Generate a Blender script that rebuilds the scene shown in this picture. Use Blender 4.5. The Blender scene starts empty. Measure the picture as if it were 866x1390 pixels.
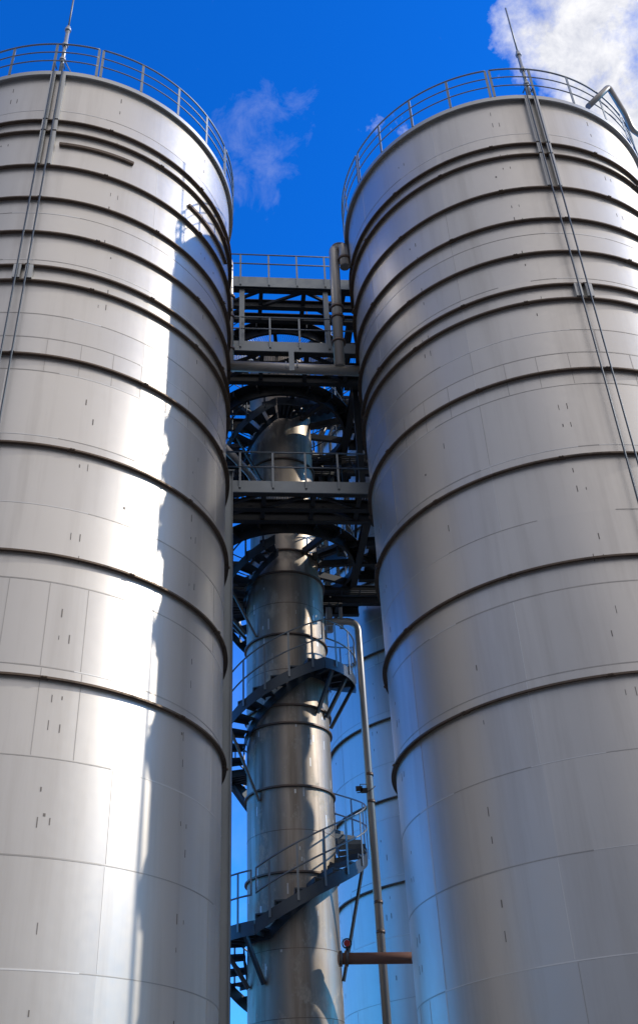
import bpy, math, random
from mathutils import Vector, Matrix
random.seed(7)
scene = bpy.context.scene
col = scene.collection
PI = math.pi
rad = math.radians
S = 4.0            # metres per unit of the survey below (outer radius of a silo)
EYE = 1.6          # camera height above the ground

# ------------------------------------------------------------------ camera
PITCH, ROLL, FPX = 0.6264, -0.0529, 1396.84
F_ = Vector((0, math.cos(PITCH), math.sin(PITCH)))
U_ = Vector((0, -math.sin(PITCH), math.cos(PITCH)))
R_ = Vector((1, 0, 0))
cR, sR = math.cos(ROLL), math.sin(ROLL)
RR = R_ * cR + U_ * sR
UU = -R_ * sR + U_ * cR
cd = bpy.data.cameras.new('camera')
cam = bpy.data.objects.new('camera', cd)
col.objects.link(cam)
cam.matrix_world = Matrix(((RR.x, UU.x, -F_.x, 0), (RR.y, UU.y, -F_.y, 0), (RR.z, UU.z, -F_.z, EYE), (0, 0, 0, 1)))
cd.sensor_fit = 'VERTICAL'
cd.sensor_height = 36.0
cd.lens = FPX / 1390.0 * 36.0
cd.shift_y = -45.0 / 1390.0
cd.clip_end = 3000
cd.clip_start = 0.1
scene.camera = cam

# ------------------------------------------------------------------ sky and sun
SUN_AZ, SUN_EL = rad(92.2), rad(32.6)
sund = Vector((math.sin(SUN_AZ) * math.cos(SUN_EL), math.cos(SUN_AZ) * math.cos(SUN_EL), math.sin(SUN_EL)))
world = bpy.data.worlds.new('World')
scene.world = world
world.use_nodes = True
wt = world.node_tree
wt.nodes.clear()
def N(t, kind, **kw):
    n = t.nodes.new(kind)
    for k, v in kw.items():
        if k.startswith('i_'):
            n.inputs[k[2:].replace('_', ' ')].default_value = v
        else:
            setattr(n, k, v)
    return n
def link(t, a, b): t.links.new(a, b)
def math_(t, op, a, b=None, c=None, clamp=False):
    n = t.nodes.new('ShaderNodeMath'); n.operation = op; n.use_clamp = clamp
    for i, v in enumerate((a, b, c)):
        if v is None: continue
        if isinstance(v, (int, float)): n.inputs[i].default_value = v
        else: t.links.new(v, n.inputs[i])
    return n.outputs[0]
def ramp(t, fac, stops, interp='LINEAR'):
    n = t.nodes.new('ShaderNodeValToRGB'); n.color_ramp.interpolation = interp
    el = n.color_ramp.elements
    while len(el) < len(stops): el.new(0.5)
    for e, (p, c) in zip(el, stops):
        e.position = p; e.color = (c, c, c, 1) if isinstance(c, (int, float)) else (*c, 1)
    t.links.new(fac, n.inputs[0])
    return n.outputs[0]
def mixc(t, fac, a, b, blend='MIX'):
    n = t.nodes.new('ShaderNodeMix'); n.data_type = 'RGBA'; n.blend_type = blend
    for i, v in ((0, fac), (6, a), (7, b)):
        if isinstance(v, (int, float)): n.inputs[i].default_value = v
        elif isinstance(v, tuple): n.inputs[i].default_value = (*v, 1)
        else: t.links.new(v, n.inputs[i])
    return n.outputs[2]
sky = N(wt, 'ShaderNodeTexSky', sky_type='NISHITA', sun_disc=False, sun_elevation=SUN_EL, sun_rotation=SUN_AZ,
        altitude=200.0, air_density=1.0, dust_density=0.4, ozone_density=3.0)
hs = N(wt, 'ShaderNodeHueSaturation', i_Saturation=1.25, i_Value=1.0)
link(wt, sky.outputs[0], hs.inputs['Color'])
tint = mixc(wt, 1.0, hs.outputs[0], (0.12, 1.30, 2.55), 'MULTIPLY')
tc = N(wt, 'ShaderNodeTexCoord')
DIR = tc.outputs['Generated']
def cone(direction, inner, outer):
    d = Vector(direction).normalized()
    vm = N(wt, 'ShaderNodeVectorMath', operation='DOT_PRODUCT'); link(wt, DIR, vm.inputs[0]); vm.inputs[1].default_value = d
    mr = N(wt, 'ShaderNodeMapRange', interpolation_type='SMOOTHSTEP')
    link(wt, vm.outputs['Value'], mr.inputs[0])
    mr.inputs[1].default_value = math.cos(rad(outer)); mr.inputs[2].default_value = math.cos(rad(inner))
    return mr.outputs[0]
cn = N(wt, 'ShaderNodeTexNoise', i_Scale=13.0, i_Detail=9.0, i_Roughness=0.62); link(wt, DIR, cn.inputs['Vector'])
cn3 = N(wt, 'ShaderNodeTexNoise', i_Scale=26.0, i_Detail=9.0, i_Roughness=0.66, i_Distortion=0.4); link(wt, DIR, cn3.inputs['Vector'])
cn2 = N(wt, 'ShaderNodeTexNoise', i_Scale=3.0, i_Detail=9.0, i_Roughness=0.6); link(wt, DIR, cn2.inputs['Vector'])
big = cone((0.275, 0.475, 0.83), 1.5, 8.0)
tail = cone((0.300, 0.540, 0.79), 1.5, 6.5)
puff = math_(wt, 'MAXIMUM', big, tail)
puff = math_(wt, 'MULTIPLY', math_(wt, 'SUBTRACT', math_(wt, 'ADD', math_(wt, 'MULTIPLY', puff, 0.44), cn.outputs[0]), 0.69), 4.6, clamp=True)
wisp = math_(wt, 'MAXIMUM', cone((-0.035, 0.575, 0.815), 0.3, 4.0), cone((-0.045, 0.60, 0.80), 0.3, 3.5))
wisp = math_(wt, 'MULTIPLY', math_(wt, 'SUBTRACT', math_(wt, 'ADD', math_(wt, 'MULTIPLY', wisp, 0.22), cn3.outputs[0]), 0.66), 2.2, clamp=True)
# broken cloud behind the viewer and low in the gap, seen only as reflections
sep = N(wt, 'ShaderNodeSeparateXYZ'); link(wt, DIR, sep.inputs[0])
back = N(wt, 'ShaderNodeMapRange', interpolation_type='SMOOTHSTEP'); link(wt, sep.outputs['Y'], back.inputs[0])
back.inputs[1].default_value = 0.15; back.inputs[2].default_value = -0.45
bk = math_(wt, 'MULTIPLY', back.outputs[0], math_(wt, 'MULTIPLY', math_(wt, 'SUBTRACT', cn2.outputs[0], 0.18), 4.0, clamp=True))
lowm = N(wt, 'ShaderNodeMapRange', interpolation_type='SMOOTHSTEP'); link(wt, sep.outputs['Z'], lowm.inputs[0])
lowm.inputs[1].default_value = 0.62; lowm.inputs[2].default_value = 0.12
lw = math_(wt, 'MULTIPLY', lowm.outputs[0], math_(wt, 'MULTIPLY_ADD', cn2.outputs[0], 1.6, -0.50, clamp=True))
bk = math_(wt, 'MAXIMUM', bk, math_(wt, 'MULTIPLY', lw, 0.55))
cl = math_(wt, 'MAXIMUM', math_(wt, 'MAXIMUM', puff, math_(wt, 'MULTIPLY', wisp, 0.20)), math_(wt, 'MULTIPLY', bk, 0.93))
side = N(wt, 'ShaderNodeMapRange', interpolation_type='SMOOTHSTEP'); link(wt, sep.outputs['X'], side.inputs[0])
side.inputs[1].default_value = -0.5; side.inputs[2].default_value = 0.55
frontc = N(wt, 'ShaderNodeMapRange'); link(wt, sep.outputs['Y'], frontc.inputs[0]); frontc.inputs[1].default_value = 0.1; frontc.inputs[2].default_value = 0.35
ccol = mixc(wt, side.outputs[0], (2.55, 2.65, 2.95), (6.9, 6.5, 6.1))
hi = N(wt, 'ShaderNodeMapRange'); link(wt, sep.outputs['Z'], hi.inputs[0])
hi.inputs[1].default_value = 0.15; hi.inputs[2].default_value = 0.75; hi.inputs[3].default_value = 0.46; hi.inputs[4].default_value = 1.45
cn4 = N(wt, 'ShaderNodeTexNoise', i_Scale=2.2, i_Detail=4.0); link(wt, DIR, cn4.inputs['Vector'])
ccol = mixc(wt, 1.0, ccol, math_(wt, 'MULTIPLY_ADD', cn4.outputs[0], 3.2, -0.65, clamp=False), 'MULTIPLY')
ccol = mixc(wt, 1.0, ccol, hi.outputs[0], 'MULTIPLY')
ccol = mixc(wt, frontc.outputs[0], ccol, mixc(wt, math_(wt, 'MULTIPLY_ADD', cn3.outputs[0], 4.0, -1.5, clamp=True), (5.6, 5.8, 6.6), (8.4, 8.4, 8.7)))
skycol = mixc(wt, cl, tint, ccol)
bg = N(wt, 'ShaderNodeBackground', i_Strength=0.12)
link(wt, skycol, bg.inputs[0])
wo = N(wt, 'ShaderNodeOutputWorld'); link(wt, bg.outputs[0], wo.inputs[0])

sl = bpy.data.lights.new('sun', 'SUN'); sl.energy = 2.5; sl.angle = rad(0.5); sl.color = (1.0, 0.93, 0.82)
so = bpy.data.objects.new('sun', sl); col.objects.link(so)
so.rotation_euler = sund.to_track_quat('Z', 'Y').to_euler()
scene.view_settings.view_transform = 'Standard'
scene.view_settings.look = 'None'
scene.view_settings.exposure = 0.0
scene.view_settings.gamma = 1.0
scene.render.engine = 'CYCLES'

# ------------------------------------------------------------------ materials
def mat(name): 
    m = bpy.data.materials.new(name); m.use_nodes = True
    t = m.node_tree; return m, t, t.nodes['Principled BSDF']
def noise(t, vec, scale, detail=4.0, rough=0.55, stretch=None):
    if stretch:
        mp = N(t, 'ShaderNodeMapping'); mp.inputs['Scale'].default_value = stretch; link(t, vec, mp.inputs[0]); vec = mp.outputs[0]
    n = N(t, 'ShaderNodeTexNoise', i_Scale=scale, i_Detail=detail, i_Roughness=rough); link(t, vec, n.inputs['Vector'])
    return n.outputs[0]
def metal(name, base, rough=0.35, metallic=1.0, var=0.12, bump=0.0, streak=0.0, tone=False, dirt=None, bscale=0.7):
    m, t, b = mat(name)
    vec = N(t, 'ShaderNodeTexCoord').outputs['Object']
    n1 = noise(t, vec, 0.6, 5); n2 = noise(t, vec, 9.0, 3)
    c = mixc(t, n1, tuple(x * (1 - var) for x in base), tuple(min(1, x * (1 + var)) for x in base))
    r = math_(t, 'MULTIPLY_ADD', n2, 0.10, rough - 0.05)
    if tone:
        at = N(t, 'ShaderNodeAttribute', attribute_name='tone')
        c = mixc(t, 1.0, c, mixc(t, at.outputs['Fac'], (0.94, 0.94, 0.95), (1.04, 1.03, 1.02)), 'MULTIPLY')
        r = math_(t, 'ADD', r, math_(t, 'MULTIPLY_ADD', at.outputs['Fac'], 0.035, -0.0175))
    if streak:
        sn = noise(t, vec, 1.0, 6, 0.65, (2.6, 2.6, 0.16))
        f = math_(t, 'MULTIPLY', math_(t, 'MULTIPLY_ADD', sn, 3.2, -1.55, clamp=True), streak)
        c = mixc(t, f, c, (base[0] * 0.52, base[1] * 0.48, base[2] * 0.44))
        r = math_(t, 'MULTIPLY_ADD', f, 0.12, r)
    if dirt:
        dn = noise(t, vec, 2.2, 9, 0.75, (1, 1, 0.6)); f = ramp(t, dn, [(0.54, 0), (0.62, 1)])
        f = math_(t, 'MULTIPLY', f, dirt[1]); c = mixc(t, f, c, dirt[0])
        b2 = math_(t, 'SUBTRACT', metallic, math_(t, 'MULTIPLY', f, 0.6)); link(t, b2, b.inputs['Metallic'])
        r = math_(t, 'MULTIPLY_ADD', f, 0.25, r)
    else: b.inputs['Metallic'].default_value = metallic
    link(t, c, b.inputs['Base Color']); link(t, r, b.inputs['Roughness'])
    if bump:
        bn = noise(t, vec, bscale, 3, 0.45, (1, 1, 0.55)); bp = N(t, 'ShaderNodeBump', i_Strength=bump, i_Distance=0.05)
        link(t, bn, bp.inputs['Height']); link(t, bp.outputs[0], b.inputs['Normal'])
    return m
M = {}
M['shell'] = metal('brushed_silo_steel', (0.68, 0.645, 0.59), 0.39, 0.70, 0.06, 0.05, 0.34, True)
M['seam'] = metal('weld_seam', (0.46, 0.43, 0.39), 0.5, 0.7, 0.35)
M['chalk'] = metal('ground_weld', (0.78, 0.76, 0.72), 0.5, 0.5, 0.2)
M['scar'] = metal('lug_scar', (0.24, 0.215, 0.19), 0.6, 0.4, 0.3)
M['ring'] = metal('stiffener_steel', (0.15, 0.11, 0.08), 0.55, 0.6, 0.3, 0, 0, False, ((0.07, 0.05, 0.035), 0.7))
M['plate'] = metal('backing_steel', (0.50, 0.50, 0.48), 0.45, 0.9, 0.2)
M['galv'] = metal('galvanised_steel', (0.27, 0.29, 0.30), 0.50, 0.75, 0.25)
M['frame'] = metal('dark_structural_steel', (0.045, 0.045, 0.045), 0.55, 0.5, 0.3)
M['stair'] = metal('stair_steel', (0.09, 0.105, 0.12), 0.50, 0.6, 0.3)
M['tower'] = metal('weathered_tower_steel', (0.47, 0.405, 0.33), 0.44, 0.75, 0.32, 0.14, 1.35, True, ((0.62, 0.55, 0.44), 0.75))
M['flange'] = metal('flange_steel', (0.20, 0.15, 0.12), 0.5, 0.7, 0.3)
M['pipe'] = metal('pipe_steel', (0.46, 0.43, 0.39), 0.38, 0.6, 0.1, 0, 0.3)
M['red'] = metal('red_paint', (0.55, 0.02, 0.02), 0.4, 0.0, 0.1)
M['black'] = metal('black_rubber', (0.02, 0.02, 0.022), 0.55, 0.0, 0.2)
M['rust'] = metal('rusty_pipe', (0.30, 0.15, 0.10), 0.6, 0.2, 0.25)
def ground_mat():
    m, t, b = mat('ground_asphalt')
    vec = N(t, 'ShaderNodeTexCoord').outputs['Object']
    c = mixc(t, noise(t, vec, 0.25, 8, 0.65), (0.10, 0.092, 0.08), (0.19, 0.175, 0.155))
    link(t, c, b.inputs['Base Color']); b.inputs['Roughness'].default_value = 0.9
    return m
M['ground'] = ground_mat()

# ------------------------------------------------------------------ mesh helpers (everything in metres)
class MB:
    def __init__(s): s.v = []; s.f = []; s.m = []; s.t = []; s.sm = []
    def add(s, vs, fs, m=0, tone=0.5, smooth=False):
        o = len(s.v); s.v += [tuple(x) for x in vs]
        for f in fs: s.f.append([i + o for i in f]); s.m.append(m); s.t.append(tone); s.sm.append(smooth)
    def box(s, c, ax, ay, az, m=0):      # centre, three half-extent vectors
        c, ax, ay, az = map(Vector, (c, ax, ay, az))
        vs = [c + ax * i + ay * j + az * k for i in (-1, 1) for j in (-1, 1) for k in (-1, 1)]
        s.add(vs, [(0, 1, 3, 2), (4, 6, 7, 5), (0, 4, 5, 1), (2, 3, 7, 6), (0, 2, 6, 4), (1, 5, 7, 3)], m)
    def beam(s, a, b, w, h, m=0, up=(0, 0, 1)):
        a, b = Vector(a), Vector(b); d = b - a; L = d.length; d /= L
        side = d.cross(Vector(up))
        if side.length < 1e-4: side = Vector((1, 0, 0))
        side.normalize(); u = side.cross(d).normalized()
        s.box((a + b) / 2, d * L / 2, side * w / 2, u * h / 2, m)
    def ibeam(s, a, b, w, h, m=0, up=(0, 0, 1)):   # web and two flanges, butted
        t = h * 0.1; a, b = Vector(a), Vector(b); u = Vector(up)
        s.beam(a, b, w * 0.12, h - 2 * t, m, up)
        s.beam(a + u * (h / 2 - t / 2), b + u * (h / 2 - t / 2), w, t, m, up)
        s.beam(a - u * (h / 2 - t / 2), b - u * (h / 2 - t / 2), w, t, m, up)
    def tube(s, pts, r, n=8, m=0, caps=True, closed=False):
        pts = [Vector(p) for p in pts]; k = len(pts); rings = []
        t0 = (pts[1] - pts[0]).normalized()
        nrm = t0.cross(Vector((0, 0, 1)))
        if nrm.length < 1e-3: nrm = t0.cross(Vector((1, 0, 0)))
        nrm.normalize()
        for i, p in enumerate(pts):
            a = pts[i] - pts[i - 1] if i else (pts[0] - pts[-1] if closed else pts[1] - pts[0])
            b = pts[i + 1] - pts[i] if i < k - 1 else (pts[0] - pts[-1] if closed else a)
            if a.length < 1e-9: a = b
            if b.length < 1e-9: b = a
            t = (a.normalized() + b.normalized())
            if t.length < 1e-6: t = a
            t.normalize()
            nrm = (nrm - t * nrm.dot(t))
            if nrm.length < 1e-4: nrm = t.cross(Vector((0.3, 0.7, 0.2)))
            nrm.normalize(); bn = t.cross(nrm)
            cosv = max(0.5, t.dot(a.normalized()))
            rr = r / cosv ** 0.5
            rings.append([p + (nrm * math.cos(2 * PI * j / n) + bn * math.sin(2 * PI * j / n)) * rr for j in range(n)])
        vs = [v for rg in rings for v in rg]; fs = []
        for i in range(k if closed else k - 1):
            i2 = (i + 1) % k
            for j in range(n): fs.append((i * n + j, i * n + (j + 1) % n, i2 * n + (j + 1) % n, i2 * n + j))
        s.add(vs, fs, m, 0.5, True)
        if caps and not closed:
            o = len(s.v) - len(vs)
            s.f.append([o + j for j in range(n)][::-1]); s.m.append(m); s.t.append(.5); s.sm.append(False)
            s.f.append([o + (k - 1) * n + j for j in range(n)]); s.m.append(m); s.t.append(.5); s.sm.append(False)
    def arc_solid(s, c, r0, r1, z0, z1, a0, a1, n, m=0, zf=None, smooth=True):
        """curved bar, angles in degrees measured from -Y towards +X; zf(t) adds height along the arc"""
        full = abs(a1 - a0) >= 359.99; k = n if full else n + 1; vs = []
        for i in range(k):
            a = rad(a0 + (a1 - a0) * i / n); sx, sy = math.sin(a), -math.cos(a); dz = zf(i / n) if zf else 0
            for r, z in ((r0, z0), (r1, z0), (r1, z1), (r0, z1)): vs.append((c[0] + r * sx, c[1] + r * sy, z + dz))
        fs = []
        for q in range(4):
            fq = []
            for i in range(n):
                i2 = (i + 1) % k; q2 = (q + 1) % 4
                fq.append((i * 4 + q, i2 * 4 + q, i2 * 4 + q2, i * 4 + q2))
            fs += fq
        # duplicate vertices per side so that shading stays crisp
        for q in range(4):
            q2 = (q + 1) % 4; vv = []
            for i in range(k): vv += [vs[i * 4 + q], vs[i * 4 + q2]]
            ff = []
            for i in range(n):
                i2 = (i + 1) % k; ff.append((i * 2, i2 * 2, i2 * 2 + 1, i * 2 + 1))
            s.add(vv, ff, m, 0.5, smooth)
        if not full:
            s.add(vs[:4], [(0, 1, 2, 3)], m); s.add(vs[-4:], [(3, 2, 1, 0)], m)
    def build(s, name, mats, parent=None, flip=False):
        me = bpy.data.meshes.new(name); me.from_pydata(s.v, [], s.f)
        if not isinstance(mats, (list, tuple)): mats = [mats]
        for x in mats: me.materials.append(x)
        me.polygons.foreach_set('material_index', s.m); me.polygons.foreach_set('use_smooth', s.sm)
        at = me.attributes.new('tone', 'FLOAT', 'FACE'); at.data.foreach_set('value', s.t)
        me.update(); me.validate()
        o = bpy.data.objects.new(name, me); col.objects.link(o)
        if parent: o.parent = parent
        return o
def thing(name, label, cat, loc=(0, 0, 0), group=None):
    o = bpy.data.objects.new(name, None); col.objects.link(o); o.location = loc
    o['label'] = label; o['category'] = cat
    if group: o['group'] = group
    return o
def copy_tree(o, parent=None):
    c = o.copy(); col.objects.link(c); c.parent = parent
    for ch in list(o.children): copy_tree(ch, c)
    return c
def pol(c, r, a, z):
    a = rad(a); return Vector((c[0] + r * math.sin(a), c[1] - r * math.cos(a), z))

# ------------------------------------------------------------------ the setting
g = MB(); n = 64
g.add([(900 * math.cos(2 * PI * i / n), 900 * math.sin(2 * PI * i / n), 0) for i in range(n)], [tuple(range(n))])
go = g.build('ground', M['ground']); go['kind'] = 'structure'

C1 = Vector((-1.3722, 4.0549)) * S
C2 = Vector((1.1762, 4.3520)) * S
SU = S * 0.9346                   # outer radius of a silo's rings
e1 = (C2 - C1).normalized(); e2 = Vector((-e1.y, e1.x))
C3 = C2 + e2 * 2.505 * S
T0 = Vector((-0.2510, 5.4065)) * S
T = Vector((-0.2480, 5.5260)) * S
def zc(z, y=5.2):                 # second survey pass: same sight line, corrected camera tilt
    return y * math.tan(PITCH + math.atan(math.tan(math.atan(z / y) - 0.6467) * 1369.5 / FPX))
def Z(z): return z * S + EYE     # survey height above the eye -> metres above ground

# ------------------------------------------------------------------ silos
ZR = [('A', 4.611), ('B', 4.519), ('C', 4.249), ('D', 4.007), ('E', 3.766), ('F', 3.539), ('G', 3.444),
      ('H', 3.007), ('I', 2.537), ('J', 2.044), ('K', 1.557)]
SEAMS = [-0.30, 0.01, 0.32, 0.64, 0.963, 1.280, 1.600, 1.935, 2.262, 2.589, 2.928, 3.115, 3.253, 3.59, 3.91, 4.26, 4.712]
TOP = 5.013
def make_silo(loc):
    t = thing('silo', '', 'silo', (loc[0], loc[1], 0), 'tall steel silos standing close together')
    O = (0, 0); R = 0.9757 * SU; rnd = random.Random(3)
    sh = MB(); nseg = 180
    zs = [-EYE / S] + SEAMS + [TOP]
    for i in range(len(zs) - 1):
        z0, z1 = Z(zs[i]), Z(zs[i + 1])
        tones = [rnd.random() for _ in range(10)]
        for p in range(10):
            a0 = 6.8 + 36 * p; vs = []; k = nseg // 10
            for j in range(k + 1):
                a = a0 + 36 * j / k
                vs += [pol(O, R, a, z0), pol(O, R, a, z1)]
            sh.add(vs, [(2 * j, 2 * j + 2, 2 * j + 3, 2 * j + 1) for j in range(k)], 0, tones[p], True)
        if i:      # horizontal weld line, broken into dull and ground lengths
            a = 0.0
            while a < 360:
                L = rnd.uniform(6, 30); L = min(L, 360 - a); q = rnd.random()
                w = rnd.uniform(0.004, 0.010)
                if q > 0.07: sh.arc_solid(O, R - 0.01, R + 0.004, z0 - w, z0 + w, a, a + L, max(2, int(L / 2)), 2 if q > 0.66 else 1)
                a += L
        for p in range(10):
            a = 6.8 + 36 * p + rnd.uniform(-0.3, 0.3); q = rnd.random()
            w = rnd.uniform(0.07, 0.15)
            if q > 0.25: sh.arc_solid(O, R - 0.01, R + 0.003, z0 + 0.02, z1 - 0.02, a - w / 2, a + w / 2, 1, 2 if q > 0.55 else 1)
            if 2.92 < zs[i] < 2.94 or rnd.random() < 0.05:
                for da in (9, 18, 27):
                    sh.arc_solid(O, R - 0.01, R + 0.003, z0 + 0.02, z1 - 0.02, a + da - .08, a + da + .08, 1, 1)
        zc = (z0 + z1) / 2                     # scars left by lifting lugs, in fours
        if z1 - z0 > 1.0:
            for p in range(10):
                a = 29.0 + 36 * p
                for dz in (0.2, -0.2):
                    for da in (-1.15, 1.15):
                        if rnd.random() < 0.55:
                            h = rnd.uniform(0.02, 0.07); ww = rnd.uniform(0.07, 0.16); aa = a + da + rnd.uniform(-.15, .15); zz = zc + dz + rnd.uniform(-.02, .02)
                            sh.arc_solid(O, R - 0.01, R + 0.003, zz - h, zz + h, aa - ww, aa + ww, 1, 3)
                if rnd.random() < 0.25:
                    aa = a + rnd.uniform(-8, 12); zz = zc + rnd.uniform(-.5, .5)
                    sh.arc_solid(O, R - 0.01, R + 0.003, zz - .02, zz + .02, aa - .25, aa + .25, 1, 3)
    sh.build('shell', [M['shell'], M['seam'], M['chalk'], M['scar']], t)
    rf = MB(); k = 96
    rf.add([pol(O, R, 360 * i / k, Z(TOP) + 0.01) for i in range(k)] + [(0, 0, Z(TOP) + 0.5)], [(i, (i + 1) % k, k) for i in range(k)], 0, .5, True)
    rf.build('roof', M['plate'], t)
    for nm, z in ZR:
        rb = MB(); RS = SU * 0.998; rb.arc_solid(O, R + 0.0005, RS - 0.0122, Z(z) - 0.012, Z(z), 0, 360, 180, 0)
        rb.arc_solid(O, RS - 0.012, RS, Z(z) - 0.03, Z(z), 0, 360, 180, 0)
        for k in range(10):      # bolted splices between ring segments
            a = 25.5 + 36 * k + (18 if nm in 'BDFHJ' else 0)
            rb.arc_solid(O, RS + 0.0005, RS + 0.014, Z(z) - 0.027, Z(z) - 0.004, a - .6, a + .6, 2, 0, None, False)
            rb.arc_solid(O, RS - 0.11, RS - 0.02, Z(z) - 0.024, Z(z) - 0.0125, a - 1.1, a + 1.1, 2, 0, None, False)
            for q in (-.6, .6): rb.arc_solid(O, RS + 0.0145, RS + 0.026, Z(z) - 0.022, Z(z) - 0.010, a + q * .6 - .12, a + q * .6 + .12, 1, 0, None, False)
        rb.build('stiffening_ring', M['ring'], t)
    rb = MB(); rb.arc_solid(O, R + 0.0005, SU * 1.0025 - .0202, Z(TOP), Z(TOP) + 0.03, 0, 360, 180, 0)
    rb.arc_solid(O, SU * 1.0025 - 0.02, SU * 1.0025, Z(TOP) - 0.06, Z(TOP) + 0.06, 0, 360, 180, 0)
    rb.build('top_rim', M['plate'], t)
    for a in (5.0, 8.2):        # backing plates behind the two hanging cables
        b = MB()
        for z0, z1 in ((4.612, TOP - .016), (4.520, 4.600), (4.250, 4.508)):
            b.arc_solid(O, SU * 0.9765, SU * 1.004, Z(z0), Z(z1), a - 0.75, a + 0.75, 2, 0, None, False)
        b.build('backing_plate', M['plate'], t)
        b = MB(); b.arc_solid(O, SU * 0.9765, SU * 1.006, Z(3.445), Z(3.528), a - 1.0, a + 1.0, 2, 0, None, False)
        b.build('spacer_plate', M['plate'], t)
    for a in (5.1, 7.75):
        b = MB(); b.tube([pol(O, SU * 1.016, a, 0.02), pol(O, SU * 1.016, a, Z(TOP) + 0.25), pol(O, SU * 0.97, a, Z(TOP) + 0.32)], 0.016, 6)
        b.build('hanging_cable', M['stair'], t)
    b = MB(); base = pol(O, SU * 0.985, 6.8, Z(TOP) + 0.05)
    zt = Z(5.48)
    b.tube([base, (base.x, base.y, zt)], 0.045, 8)
    for zz in (Z(5.15), Z(5.29), Z(5.44)): b.arc_solid((base.x, base.y), 0.02, 0.07, zz, zz + 0.06, 0, 360, 10)
    b.tube([base + Vector((0.3, 0.25, 0)), (base.x, base.y, Z(5.18))], 0.015, 5)
    mst = b.build('lightning_mast', M['plate'], t)
    b = MB(); b.tube([(base.x, base.y, zt + 0.002), (base.x, base.y, Z(5.95))], 0.02, 6); b.build('rod', M['galv'], mst)
    # guard rail round the roof edge
    rr = SU * 1.002; zt = Z(TOP) + 0.06
    b = MB()
    for h in (1.01, 0.70, 0.38):
        for k in range(6):
            a0 = -154.6 + 57.9 * k + 0.7
            b.tube([pol(O, rr, a0 + (57.9 - 1.4) * i / 40, zt + h) for i in range(41)], 0.022 if h > 1.0 else 0.016, 6)
    gr = b.build('guard_rail', M['galv'], t)
    for k in range(6):
        for j in range(5):
            a = -154.6 + 57.9 * k + (0.7 if j == 0 else (-0.7 if j == 4 else 0)) + 14.475 * j
            p = pol(O, rr, a, zt); d = pol((0, 0), 1, a, 0); tn = Vector((-d.y, d.x, 0))
            pb = MB(); pb.box(p + Vector((0, 0, 0.505)), d * 0.008, tn * 0.028, Vector((0, 0, 0.50))); pb.build('post', M['galv'], gr)
    return t
silo1 = make_silo(C1)
silo1['label'] = 'big steel silo on the left with a bright sun streak down its side'
R0 = 0.9757 * SU
silo2 = copy_tree(silo1); silo2.location = (C2.x, C2.y, 0)
silo2['label'] = 'big blue-grey silo on the right, under the white cloud'
silo3 = copy_tree(silo1); silo3.location = (C3.x, C3.y, 0); silo3.rotation_euler.z = rad(180)
silo3['label'] = 'silo farther back, seen behind the bent pipe and stair landings'
for s_, off in ((silo2, -25.3), (silo3, 10)):
    for ch in s_.children:
        if ch.name.startswith('guard_rail'): ch.rotation_euler.z = rad(off)
for a0, a1, z in ((10.4, 33.8, 4.435), (56.0, 84, 4.40)):    # short curved bars welded only on the left silo
    b = MB(); b.arc_solid((0, 0), R0 + .0005, SU * 0.993, Z(z) - 0.07, Z(z), a0, a1, 20, 0); b.build('short_curved_bar', M['ring'], silo1)

# ------------------------------------------------------------------ slim tower
Tt = (T.x, T.y)
tw = thing('process_tower', 'slim weathered steel tower rising between the two big silos, wrapped by a stair', 'tower', (T.x, T.y, 0))
r1, r2 = 0.233 * S, 0.207 * S
rnd = random.Random(11)
b = MB(); zs = [0, 1.2, 2.4, 3.6, 4.7, 5.9, Z(zc(1.50)), Z(zc(1.72)), Z(zc(1.947)), Z(zc(2.305)), Z(zc(2.412)), Z(zc(2.64)), Z(zc(2.862)), Z(zc(3.08)), Z(zc(3.29))]
for i in range(len(zs) - 1):
    if zs[i + 1] <= zs[i]: continue
    for q in range(3):
        tn = rnd.random(); k = 24; vs = []
        for j in range(k + 1):
            a = 20 + 60 * i + 120 * q + 120 * j / k; vs += [pol((0, 0), r1, a, zs[i]), pol((0, 0), r1, a, zs[i + 1])]
        b.add(vs, [(2 * j, 2 * j + 2, 2 * j + 3, 2 * j + 1) for j in range(k)], 0, tn, True)
    if i: b.arc_solid((0, 0), r1 - .01, r1 + .003, zs[i] - .006, zs[i] + .006, 0, 360, 60, 1)
for q in range(60):      # pale scrapes
    a = rnd.uniform(-80, 80); z = rnd.uniform(Z(zc(0.9)), Z(zc(3.2))); h = rnd.uniform(.02, .14); w = rnd.uniform(.3, 1.4)
    b.arc_solid((0, 0), r1 - .01, r1 + .002, z - h, z + h, a - w, a + w, 2, 2)
b.build('lower_shell', [M['tower'], M['flange'], M['chalk']], tw)
b = MB(); k = 72
b.add([p for j in range(k) for p in (pol((0, 0), r1, 5 * j, Z(zc(3.29))), pol((0, 0), r2, 5 * j, Z(zc(3.46))))], [(2 * j, (2 * j + 2) % (2 * k), (2 * j + 3) % (2 * k), 2 * j + 1) for j in range(k)], 0, .6, True)
b.build('cone', M['tower'], tw)
b = MB()
for z0, z1, tn in ((3.46, 3.9, .4), (3.9, 4.4, .7), (4.4, 5.2, .3)):
    b.add([p for j in range(k) for p in (pol((0, 0), r2, 5 * j, Z(zc(z0))), pol((0, 0), r2, 5 * j, Z(zc(z1))))], [(2 * j, (2 * j + 2) % (2 * k), (2 * j + 3) % (2 * k), 2 * j + 1) for j in range(k)], 0, tn, True)
b.add([pol((0, 0), r2, 5 * j, Z(zc(5.2))) for j in range(k)] + [(0, 0, Z(zc(5.26)))], [(j, (j + 1) % k, k) for j in range(k)], 0, .5, True)
b.build('upper_shell', M['tower'], tw)
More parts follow.
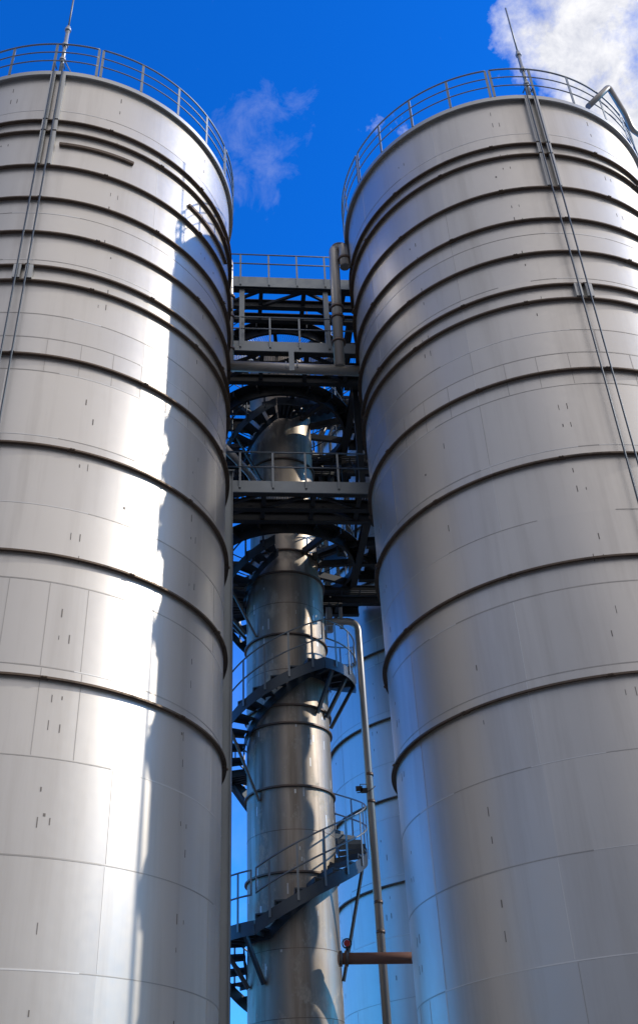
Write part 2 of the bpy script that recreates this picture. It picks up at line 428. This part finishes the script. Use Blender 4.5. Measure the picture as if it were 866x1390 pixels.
for z, r in ((1.50, r1), (1.947, r1), (2.305, r1), (2.412, r1), (2.862, r1), (3.29, r1), (3.47, r2), (3.82, r2), (4.2, r2)):
    b = MB(); b.arc_solid((0, 0), r + .0005, r + 0.055, Z(zc(z)), Z(zc(z)) + 0.035, 0, 360, 72); b.build('flange', M['flange'], tw)

# ------------------------------------------------------------------ spiral stair
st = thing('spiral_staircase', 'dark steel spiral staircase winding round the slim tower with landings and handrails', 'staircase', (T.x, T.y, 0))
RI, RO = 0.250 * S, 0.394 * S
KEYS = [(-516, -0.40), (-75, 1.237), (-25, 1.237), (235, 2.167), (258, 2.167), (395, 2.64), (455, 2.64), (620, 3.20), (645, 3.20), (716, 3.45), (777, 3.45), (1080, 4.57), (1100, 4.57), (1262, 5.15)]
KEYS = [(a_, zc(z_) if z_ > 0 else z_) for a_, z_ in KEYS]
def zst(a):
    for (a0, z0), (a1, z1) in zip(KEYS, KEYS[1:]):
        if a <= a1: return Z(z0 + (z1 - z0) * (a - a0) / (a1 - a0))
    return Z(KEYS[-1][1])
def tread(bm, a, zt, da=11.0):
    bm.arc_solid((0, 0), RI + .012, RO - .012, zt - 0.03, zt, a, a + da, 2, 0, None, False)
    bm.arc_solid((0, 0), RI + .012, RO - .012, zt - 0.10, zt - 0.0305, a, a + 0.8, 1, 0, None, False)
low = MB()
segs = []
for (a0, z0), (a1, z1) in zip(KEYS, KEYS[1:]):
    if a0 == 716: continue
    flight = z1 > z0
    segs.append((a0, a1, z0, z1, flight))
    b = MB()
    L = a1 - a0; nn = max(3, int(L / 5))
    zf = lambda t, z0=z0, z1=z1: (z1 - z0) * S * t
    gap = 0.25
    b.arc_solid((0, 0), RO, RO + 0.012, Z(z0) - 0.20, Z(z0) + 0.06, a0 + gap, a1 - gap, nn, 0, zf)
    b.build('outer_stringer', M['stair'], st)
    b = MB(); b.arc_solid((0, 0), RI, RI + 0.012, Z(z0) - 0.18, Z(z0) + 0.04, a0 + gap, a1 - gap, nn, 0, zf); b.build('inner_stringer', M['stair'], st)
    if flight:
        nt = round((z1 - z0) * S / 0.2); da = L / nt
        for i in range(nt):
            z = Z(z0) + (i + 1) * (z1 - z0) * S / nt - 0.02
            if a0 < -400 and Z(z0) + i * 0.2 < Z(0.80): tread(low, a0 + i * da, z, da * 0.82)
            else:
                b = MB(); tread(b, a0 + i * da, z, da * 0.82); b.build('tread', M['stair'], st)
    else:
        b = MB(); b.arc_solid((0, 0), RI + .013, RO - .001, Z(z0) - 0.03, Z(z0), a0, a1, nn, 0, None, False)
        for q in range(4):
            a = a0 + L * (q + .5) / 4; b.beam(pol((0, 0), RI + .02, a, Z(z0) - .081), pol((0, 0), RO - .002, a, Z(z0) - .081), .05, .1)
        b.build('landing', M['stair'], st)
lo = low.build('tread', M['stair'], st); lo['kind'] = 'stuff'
lo['label'] = 'lowest flight of treads down to the ground'
# rails: one closed loop of tube per run, with rounded ends, and its posts
def rail_run(a0, a1, r, zfun, parent, mat_, step=19.0, hr=0.98, hm=0.52, dz=0.0, rt=0.018):
    nn = max(4, int((a1 - a0) / 4)); pts = []
    A = [a0 + (a1 - a0) * i / nn for i in range(nn + 1)]
    top = [pol((0, 0), r, a, zfun(a) + hr + dz) for a in A]; bot = [pol((0, 0), r, a, zfun(a) + hm + dz) for a in A][::-1]
    b = MB(); b.tube(top + bot, rt, 6, 0, True, True); h = b.build('handrail', mat_, parent)
    k = max(1, round((a1 - a0) / step))
    for i in range(k):
        a = a0 + (a1 - a0) * (i + 0.5) / k; z = zfun(a)
        d = pol((0, 0), 1, a, 0); tn = Vector((-d.y, d.x, 0))
        p = MB(); p.box(pol((0, 0), r, a, z - 0.10 + dz + (hr + 0.08) / 2), d * 0.007, tn * 0.022, Vector((0, 0, (hr + 0.08) / 2))); p.build('post', mat_, h)
for a0, a1, z0, z1, fl in segs:
    if a0 < -500: a0 = -200
    rail_run(a0 + 2, a1 - 2, RO + 0.035, zst, st, M['galv'] if a0 < 456 else M['stair'])
# struts from the stair down to the tower
def strut(p, q, w=0.06, m='stair'):
    b = MB(); b.beam(p, q, w, w); b.build('strut', M[m], st)
for a, z, dz in ((405, 2.64, 0.85), (425, 2.64, 0.85), (448, 2.64, 0.95), (-66, 1.237, 0.8), (-35, 1.237, 0.8), (240, 2.167, .8), (254, 2.167, .8), (625, 3.20, .7), (640, 3.20, .7)):
    strut(pol((0, 0), RO - .06, a, Z(zc(z)) - 0.14), pol((0, 0), r1 + .03, a, Z(zc(z)) - 0.14 - dz), 0.07)
for a, dz in ((-52 + 360, 1.55), (70, 2.0), (665, 1.3), (1035, 1.2), (1000, 1.2)):
    zz = zst(a) - .18; strut(pol((0, 0), RO - .03, a, zz), pol((0, 0), (r1 if zz - dz < Z(3.08) else r2) + .03, a + 12, zz - dz), 0.05)

# ------------------------------------------------------------------ framed platforms between the silos
def uv(u, v): return T0 + e1 * (u * S) + e2 * (v * S)
def uvz(u, v, z): p = uv(u, v); return Vector((p.x, p.y, z))
E1 = Vector((e1.x, e1.y, 0)); E2 = Vector((e2.x, e2.y, 0))
ROT = math.degrees(math.atan2(e1.y, e1.x))
def halfu(v, side=0):      # free half-width between the silos at this depth (side -1 left, 1 right)
    dv = 1.213 - abs(v) if v < 0 else 1.29 - v
    c = {-1: 1.262, 1: 1.298, 0: 1.262}[side]
    return c - math.sqrt(max(0, 0.945 ** 2 - dv * dv)) if abs(dv) < 0.945 else 0.9
def platform(z, label, spokes, deck_sector, solid_front, hang, railN, face_h, rear=False, drop=0, rail=(.8, .4), lip=0):
    t = thing('steel_platform', label, 'platform', (T0.x, T0.y, Z(z)), 'steel platforms bridging the gap between the silos')
    def L(u, v, dz=0): return Vector((*(e1 * (u * S) + e2 * (v * S)), dz))
    H = 0.26; q0 = (T.x - T0.x, T.y - T0.y); RG = 0.44 * S
    for v in (-0.70, -0.55, -0.425, 0.425, 0.55, 0.70):
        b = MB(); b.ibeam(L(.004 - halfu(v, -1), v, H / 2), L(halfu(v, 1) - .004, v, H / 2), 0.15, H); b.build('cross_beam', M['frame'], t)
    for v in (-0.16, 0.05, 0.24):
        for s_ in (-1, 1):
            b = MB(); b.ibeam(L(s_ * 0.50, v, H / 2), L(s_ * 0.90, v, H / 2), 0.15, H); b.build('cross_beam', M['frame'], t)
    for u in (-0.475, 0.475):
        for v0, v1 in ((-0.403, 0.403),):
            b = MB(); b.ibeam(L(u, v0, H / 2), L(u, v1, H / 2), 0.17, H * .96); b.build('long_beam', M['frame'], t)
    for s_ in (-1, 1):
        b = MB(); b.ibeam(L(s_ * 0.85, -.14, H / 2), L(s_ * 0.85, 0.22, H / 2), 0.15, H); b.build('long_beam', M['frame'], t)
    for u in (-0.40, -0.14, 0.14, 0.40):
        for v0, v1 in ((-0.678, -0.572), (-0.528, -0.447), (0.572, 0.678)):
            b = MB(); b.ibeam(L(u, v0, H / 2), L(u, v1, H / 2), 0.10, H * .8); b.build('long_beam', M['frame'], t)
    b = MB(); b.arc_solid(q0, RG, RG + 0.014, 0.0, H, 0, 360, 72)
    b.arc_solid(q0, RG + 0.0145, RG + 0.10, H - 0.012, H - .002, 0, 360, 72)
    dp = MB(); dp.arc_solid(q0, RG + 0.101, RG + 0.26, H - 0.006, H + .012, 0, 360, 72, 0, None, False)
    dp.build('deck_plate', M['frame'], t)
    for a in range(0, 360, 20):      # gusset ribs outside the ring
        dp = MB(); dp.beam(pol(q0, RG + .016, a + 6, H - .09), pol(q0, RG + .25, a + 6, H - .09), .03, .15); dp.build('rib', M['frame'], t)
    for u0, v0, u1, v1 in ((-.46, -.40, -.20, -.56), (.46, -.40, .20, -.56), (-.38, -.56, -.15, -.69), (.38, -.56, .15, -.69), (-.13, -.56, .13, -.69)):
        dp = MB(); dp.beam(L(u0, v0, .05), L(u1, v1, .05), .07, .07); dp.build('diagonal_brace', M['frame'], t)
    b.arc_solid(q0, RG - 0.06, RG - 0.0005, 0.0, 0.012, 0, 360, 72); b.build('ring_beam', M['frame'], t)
    for a in spokes:
        b = MB(); b.beam(pol(q0, 0.212 * S, a, 0.10), pol(q0, RG - .002, a, 0.10), 0.10, 0.17); b.build('spoke', M['frame'], t)
    # open bar grating
    b = MB()
    def grate(u0, u1, v0, v1, st_=0.05):
        n_ = int((u1 - u0) * S / st_)
        for i in range(n_ + 1):
            u = u0 + (u1 - u0) * i / n_; b.beam(L(u, v0, H + .016), L(u, v1, H + .016), 0.009, 0.03)
    h = halfu(-0.55) - .02
    if rear: grate(-h, h, 0.56, 0.695, 0.045)
    if solid_front: grate(-h, h, -0.695, -0.56, 0.06)
    if deck_sector:
        a0, a1, stp = deck_sector
        a = a0
        while a < a1: b.beam(pol(q0, .215 * S, a, .2), pol(q0, RG - .01, a, .2), .008, .03); a += stp
    if b.v: b.build('grating', M['galv'], t)
    # front face plate with its step, facing the viewer
    hl, h = halfu(-0.70, -1) - 0.004, halfu(-0.70, 1) - 0.004
    b = MB(); b.beam(L(-hl, -0.726, H - face_h * .25 + lip / 2), L(h, -0.726, H - face_h * .25 + lip / 2), 0.012, face_h * .5 + lip)
    b.beam(L(-hl, -0.735, H - face_h * .75), L(h, -0.735, H - face_h * .75), 0.03, face_h * .495)
    b.build('toe_plate', M['galv'], t)
    b = MB(); zt = H
    for hh in rail: b.tube([L(-hl - .02, -0.745, zt + hh), L(h + .02, -0.745, zt + hh)], 0.02, 6)
    rl = b.build('railing', M['galv'], t)
    for i in range(railN):
        u = -0.276 + 0.184 * i
        if abs(u) < h:
            p = MB(); p.box(L(u, -0.7445, zt + rail[0] / 2 - .1), E1 * 0.022, E2 * 0.012, Vector((0, 0, rail[0] / 2 + .1))); p.build('post', M['galv'], rl)
    if hang:
        for u, ww in ((-0.266, .13), (0.275, .13)):
            b = MB(); b.beam(L(u, -0.712, -0.3 - hang / 2 + .2), L(u, -0.712, -.02), ww, .1, 0, (0, 1, 0)); 
            b = MB(); b.box(L(u, -0.700, -hang / 2), E1 * ww / 2, E2 * 0.06, Vector((0, 0, hang / 2 - .004))); b.build('support_post', M['galv'], t)
    if not rear:
        for s_ in (-1, 1):      # chequer plate floors at the sides and along the back
            b = MB(); b.box(L(s_ * 0.69, 0.04, H + .006), E1 * 0.155 * S, E2 * 0.185 * S, (0, 0, .006)); b.build('deck_plate', M['frame'], t)
        h = halfu(-0.55) - .02
        b = MB(); b.box(L(0, 0.625, H + .02), E1 * h * S, E2 * 0.07 * S, (0, 0, .006)); b.build('deck_plate', M['frame'], t)
    for s_ in (-1, 1):
        for v0, v1 in ((-0.41, 0.0), (0.0, 0.41)):
            b = MB(); b.beam(L(s_ * 0.50, v0, .07), L(s_ * 0.83, v1, .07), .08, .08); b.build('diagonal_brace', M['frame'], t)
    if not hang and drop:
        for u, v in ((-0.475, -0.36), (0.475, -0.36), (-0.475, 0.36), (0.475, 0.36)):
            b = MB(); b.box(L(u, v, -drop / 2), E1 * .07, E2 * .07, (0, 0, drop / 2 - .005)); b.build('column', M['frame'], t)
        for s_ in (-1, 1):
            b = MB(); b.beam(L(s_ * .50, -.34, -.2), L(s_ * .50, .34, -drop + .5), .07, .07); b.build('diagonal_brace', M['frame'], t)
            b = MB(); b.beam(L(s_ * .53, .34, -.2), L(s_ * .53, -.34, -drop + .5), .07, .07); b.build('diagonal_brace', M['frame'], t)
    # cable trays slung under the rear beams
    for v, u0, u1 in ((0.49, -.42, .42), (0.33, -.8, .8)):
        b = MB()
        for k_ in (-1, 1): b.beam(L(u0, v + k_ * .03, -.10), L(u1, v + k_ * .03, -.10), .02, .08)
        for i in range(14): b.beam(L(u0 + (u1 - u0) * (i + .5) / 14, v - .028, -.13), L(u0 + (u1 - u0) * (i + .5) / 14, v + .028, -.13), .03, .015)
        for k_ in range(3): b.tube([L(u0, v - .02 + .02 * k_, -.10), L(u1, v - .02 + .02 * k_, -.10)], .02, 5)
        b.build('cable_tray', M['frame'], t)
    # railing round the stair opening
    rb = MB()
    for hh in (1.0, .52): rb.tube([pol(q0, RG + .03, -150 + 300 * i / 60 + 180, H + hh) for i in range(61)], .016, 5)
    rg = rb.build('ring_railing', M['stair'], t)
    for i in range(11):
        a = 30 + 30 * i
        p = MB(); d = pol((0, 0), 1, a, 0); tn = Vector((-d.y, d.x, 0)); p.box(pol(q0, RG + .03, a, H + .48), d * .006, tn * .02, Vector((0, 0, .53))); p.build('post', M['stair'], rg)
    return t
zP1, zP2, zP3 = zc(5.154), zc(4.57), zc(3.45)
platform(zP1, 'topmost platform with the railing against the blue sky', [0, 40, 75, 110, 150, 190, 230, 270, 320], (-90, 90, 2.4), False, (zP1 - zP2) * S - .30, 5, .24, rear=True, rail=(.93, .58), lip=.16)
platform(zP2, 'middle platform just above the horizontal pipe', [15, 45, 75, 105, 140, 220, 250, 285, 320], None, True, 0, 5, .30, drop=(zP2 - zP3) * S - .3, rail=(.82, .42), lip=.06)
platform(zP3, 'lowest platform with a pale blue edge plate in front of the tower', [38, 62, 88, 120, 150, 200, 240, 280], None, True, 0, 5, .30, rail=(.79, .37), lip=.04)

# ------------------------------------------------------------------ pipes
def P(x, y, z): return Vector((x * S * .966, y * S, Z(zc(z, y) if z > 0 else z)))
def bend(a, c, b_, r, n=8):       # points of a rounded corner at c between a and b_
    da = (a - c).normalized(); db = (b_ - c).normalized(); p0 = c + da * r; p1 = c + db * r
    return [p0 * (1 - t) ** 2 + c * 2 * t * (1 - t) + p1 * t * t for t in [i / n for i in range(n + 1)]]
def pipe_thing(name, label, pts, r, rb, mats, flanges=(), fr=None, cat='pipe'):
    t = thing(name, label, cat, tuple(pts[0]))
    o0 = Vector(pts[0]); q = [p - o0 for p in pts]; path = [q[0]]
    for i in range(1, len(q) - 1): path += bend(q[i - 1], q[i], q[i + 1], rb)
    path.append(q[-1])
    b = MB(); b.tube(path, r, 20); b.build('pipe', mats, t)
    for (p, d) in flanges:
        p = p - o0; d = Vector(d).normalized(); b = MB()
        b.tube([p - d * .03, p + d * .03], fr or r * 1.35, 20); 
        if abs(d.z) > .5:
            for k in range(8):
                q_ = pol((0, 0), (fr or r * 1.35) - .018, 45 * k + 10, 0); b.tube([p + q_ - d * .05, p + q_ + d * .05], .011, 6)
        b.build('flange', M['flange'], t)
    return t
# tall looped pipe beside the right silo, down from its roof into the horizontal run
pipe_thing('looped_pipe', 'pale pipe looping down beside the right silo into the horizontal pipe',
           [P(0.238, 4.40, 5.03), P(0.238, 4.40, 5.235), P(0.175, 4.42, 5.235), P(0.158, 4.42, 4.165)], 0.125, 0.13, M['pipe'],
           [(P(.169, 4.42, 4.67), (0, 0, 1)), (P(.167, 4.42, 4.58), (0, 0, 1)), (P(.163, 4.42, 4.37), (0, 0, 1)), (P(.238, 4.40, 5.10), (0, 0, 1))])
hp = pipe_thing('horizontal_pipe', 'thick horizontal pipe running from silo to silo under the middle platform',
           [P(-0.54, 4.38, 4.19), P(0.30, 4.45, 4.15)], 0.125, 0.1, M['pipe'])
b = MB(); q = P(-.125, 4.415, 4.17) - P(-0.54, 4.38, 4.19)
b.box(q + Vector((0, -.135, .22)), (.06, 0, 0), (0, .006, 0), (0, 0, .40)); b.build('hanger', M['galv'], hp)
for s_ in (-.13, .13):
    b = MB(); b.tube([q + Vector((s_ * 1.0, -.13, -.10)), q + Vector((s_, -.13, .10))], .02, 6); b.build('bolt', M['plate'], hp)
pipe_thing('upright_pipe', 'slim upright pipe close against the sunlit upper right edge of the left silo',
           [P(-0.492, 4.42, 4.19), P(-0.500, 4.42, 5.17), P(-0.62, 4.38, 5.35)], 0.075, 0.15, M['pipe'],
           [(P(-.495, 4.42, z), (0, 0, 1)) for z in (4.82, 4.64, 4.36)], .11)
sc = thing('steel_column', 'grey steel column standing in the narrow gap against the lower edge of the left silo', 'column', tuple(P(-.500, 4.47, -.40)))
o_ = P(-.500, 4.47, -.40); hgt = Z(zP3) - .01 - o_.z
b = MB(); b.box((0, 0, hgt / 2), E1 * .075, E2 * .006, (0, 0, hgt / 2 - .02))
for k_ in (-1, 1): b.box(E1 * (.081 * k_) + Vector((0, 0, hgt / 2)), E1 * .0055, E2 * .08, (0, 0, hgt / 2 - .02))
b.build('post', M['galv'], sc)
b = MB(); b.box((0, 0, .01), E1 * .15, E2 * .15, (0, 0, .0095)); b.build('base_plate', M['galv'], sc)
b = MB(); b.box((0, 0, hgt - .010), E1 * .12, E2 * .12, (0, 0, .0095)); b.build('cap_plate', M['galv'], sc)
pipe_thing('bent_pipe', 'tall bent pipe standing in front of the rear silo and passing behind the landings',
           [P(-0.32, 5.75, 3.18), P(0.198, 5.75, 3.18), P(0.203, 5.75, -0.40)], 0.09, 0.32, M['pipe'],
           [(P(.2025, 5.75, z), (0, 0, 1)) for z in (2.16, 2.0, 1.45, 1.3)], .098)
pipe_thing('small_branch_pipe', 'short dark pipe slanting out from the left silo above the lowest platform',
           [P(-0.56, 4.70, 3.83), P(-0.42, 4.95, 3.80), P(-0.36, 5.05, 3.70)], 0.09, 0.2, M['pipe'])
for x_, y_, r_, lab in ((-.46, 6.02, .07, 'thin riser pipe behind the platforms on the left, beside the stair'), (.02, 6.10, .09, 'riser pipe behind the tower, climbing to the top platform'), (.10, 6.06, .05, 'thinnest riser pipe behind the tower, next to the thicker riser')):
    pipe_thing('riser_pipe', lab, [P(x_, y_, 3.3), P(x_, y_, 5.0), P(x_ + .12, y_, 5.3)], r_, .1, M['pipe'], [(P(x_, y_, z), (0, 0, 1)) for z in (3.7, 4.1, 4.8)])
b = MB(); b.tube([P(-0.531, 5.0, -.4), P(-0.531, 5.0, 3.4)], .012, 6)
o = b.build('thin_conduit', M['galv']); o['label'] = 'thin upright conduit against the sky in the narrow gap beside the left silo'; o['category'] = 'conduit'
# low pipe with a red hand wheel
lp = pipe_thing('low_pipe', 'low reddish pipe crossing at the foot of the picture, right of the tower', [P(-0.03, 5.3, 1.088), P(0.62, 5.42, 1.088)], 0.105, .1, M['rust'], [(P(-.02, 5.302, 1.088), (1, .1, 0)), (P(.01, 5.306, 1.088), (1, .1, 0))])
vw = thing('hand_wheel', 'small red hand wheel valve on top of the low pipe', 'valve', tuple(P(0.016, 5.3, 1.106)))
b = MB(); b.tube([(0, 0, 0), (0, 0, .15)], .03, 8); b.build('stem', M['black'], vw)
b = MB(); b.tube([Vector((.085 * math.cos(2 * PI * i / 24), 0, .19 + .085 * math.sin(2 * PI * i / 24))) for i in range(24)], .014, 6, 0, True, True)
b.build('wheel', M['black'], vw)
b = MB(); b.tube([(0, -.012, .19), (0, -.03, .19)], .062, 20); b.build('disc', M['red'], vw)
# floodlights clipped to the bent pipe
fl = thing('floodlight', 'small black floodlight clipped to the bent pipe', 'floodlight', tuple(P(.170, 5.70, 2.055)))
for dx, dz in ((-.13, .02), (-.02, -.03)):
    b = MB(); vs = []
    for i, (w, h) in enumerate(((.04, .035), (.075, .06))):
        for sx, sz in ((-1, -1), (1, -1), (1, 1), (-1, 1)): vs.append((dx + sx * w, -.02 - .1 * i, dz + sz * h - .03 * i))
    b.add(vs, [(3, 2, 1, 0), (4, 5, 6, 7), (0, 1, 5, 4), (1, 2, 6, 5), (2, 3, 7, 6), (3, 0, 4, 7)]); b.build('lamp_head', M['black'], fl)
b = MB(); b.tube([(-.18, 0, -.06), (.05, 0, -.04), (.13, .05, .0), (.24, .05, .09)], .012, 6); b.tube([(-.1, 0, -.06), (-.1, -.02, .12), (.05, .05, .14)], .010, 6); b.build('bracket', M['black'], fl)
# bent vent pipe hooking over the rim of the right silo
def on2(a, r, z): return pol((C2.x, C2.y), r * SU, a, Z(z - .18))
pipe_thing('vent_pipe', 'bent vent pipe hooked over the roof rail at the top right corner', [on2(30, .99, 5.26), on2(40, 1.06, 5.50), on2(46, 1.06, 5.32), on2(49, 1.05, 5.25), on2(58, 1.09, 5.28)], .07, .12, M['pipe'])
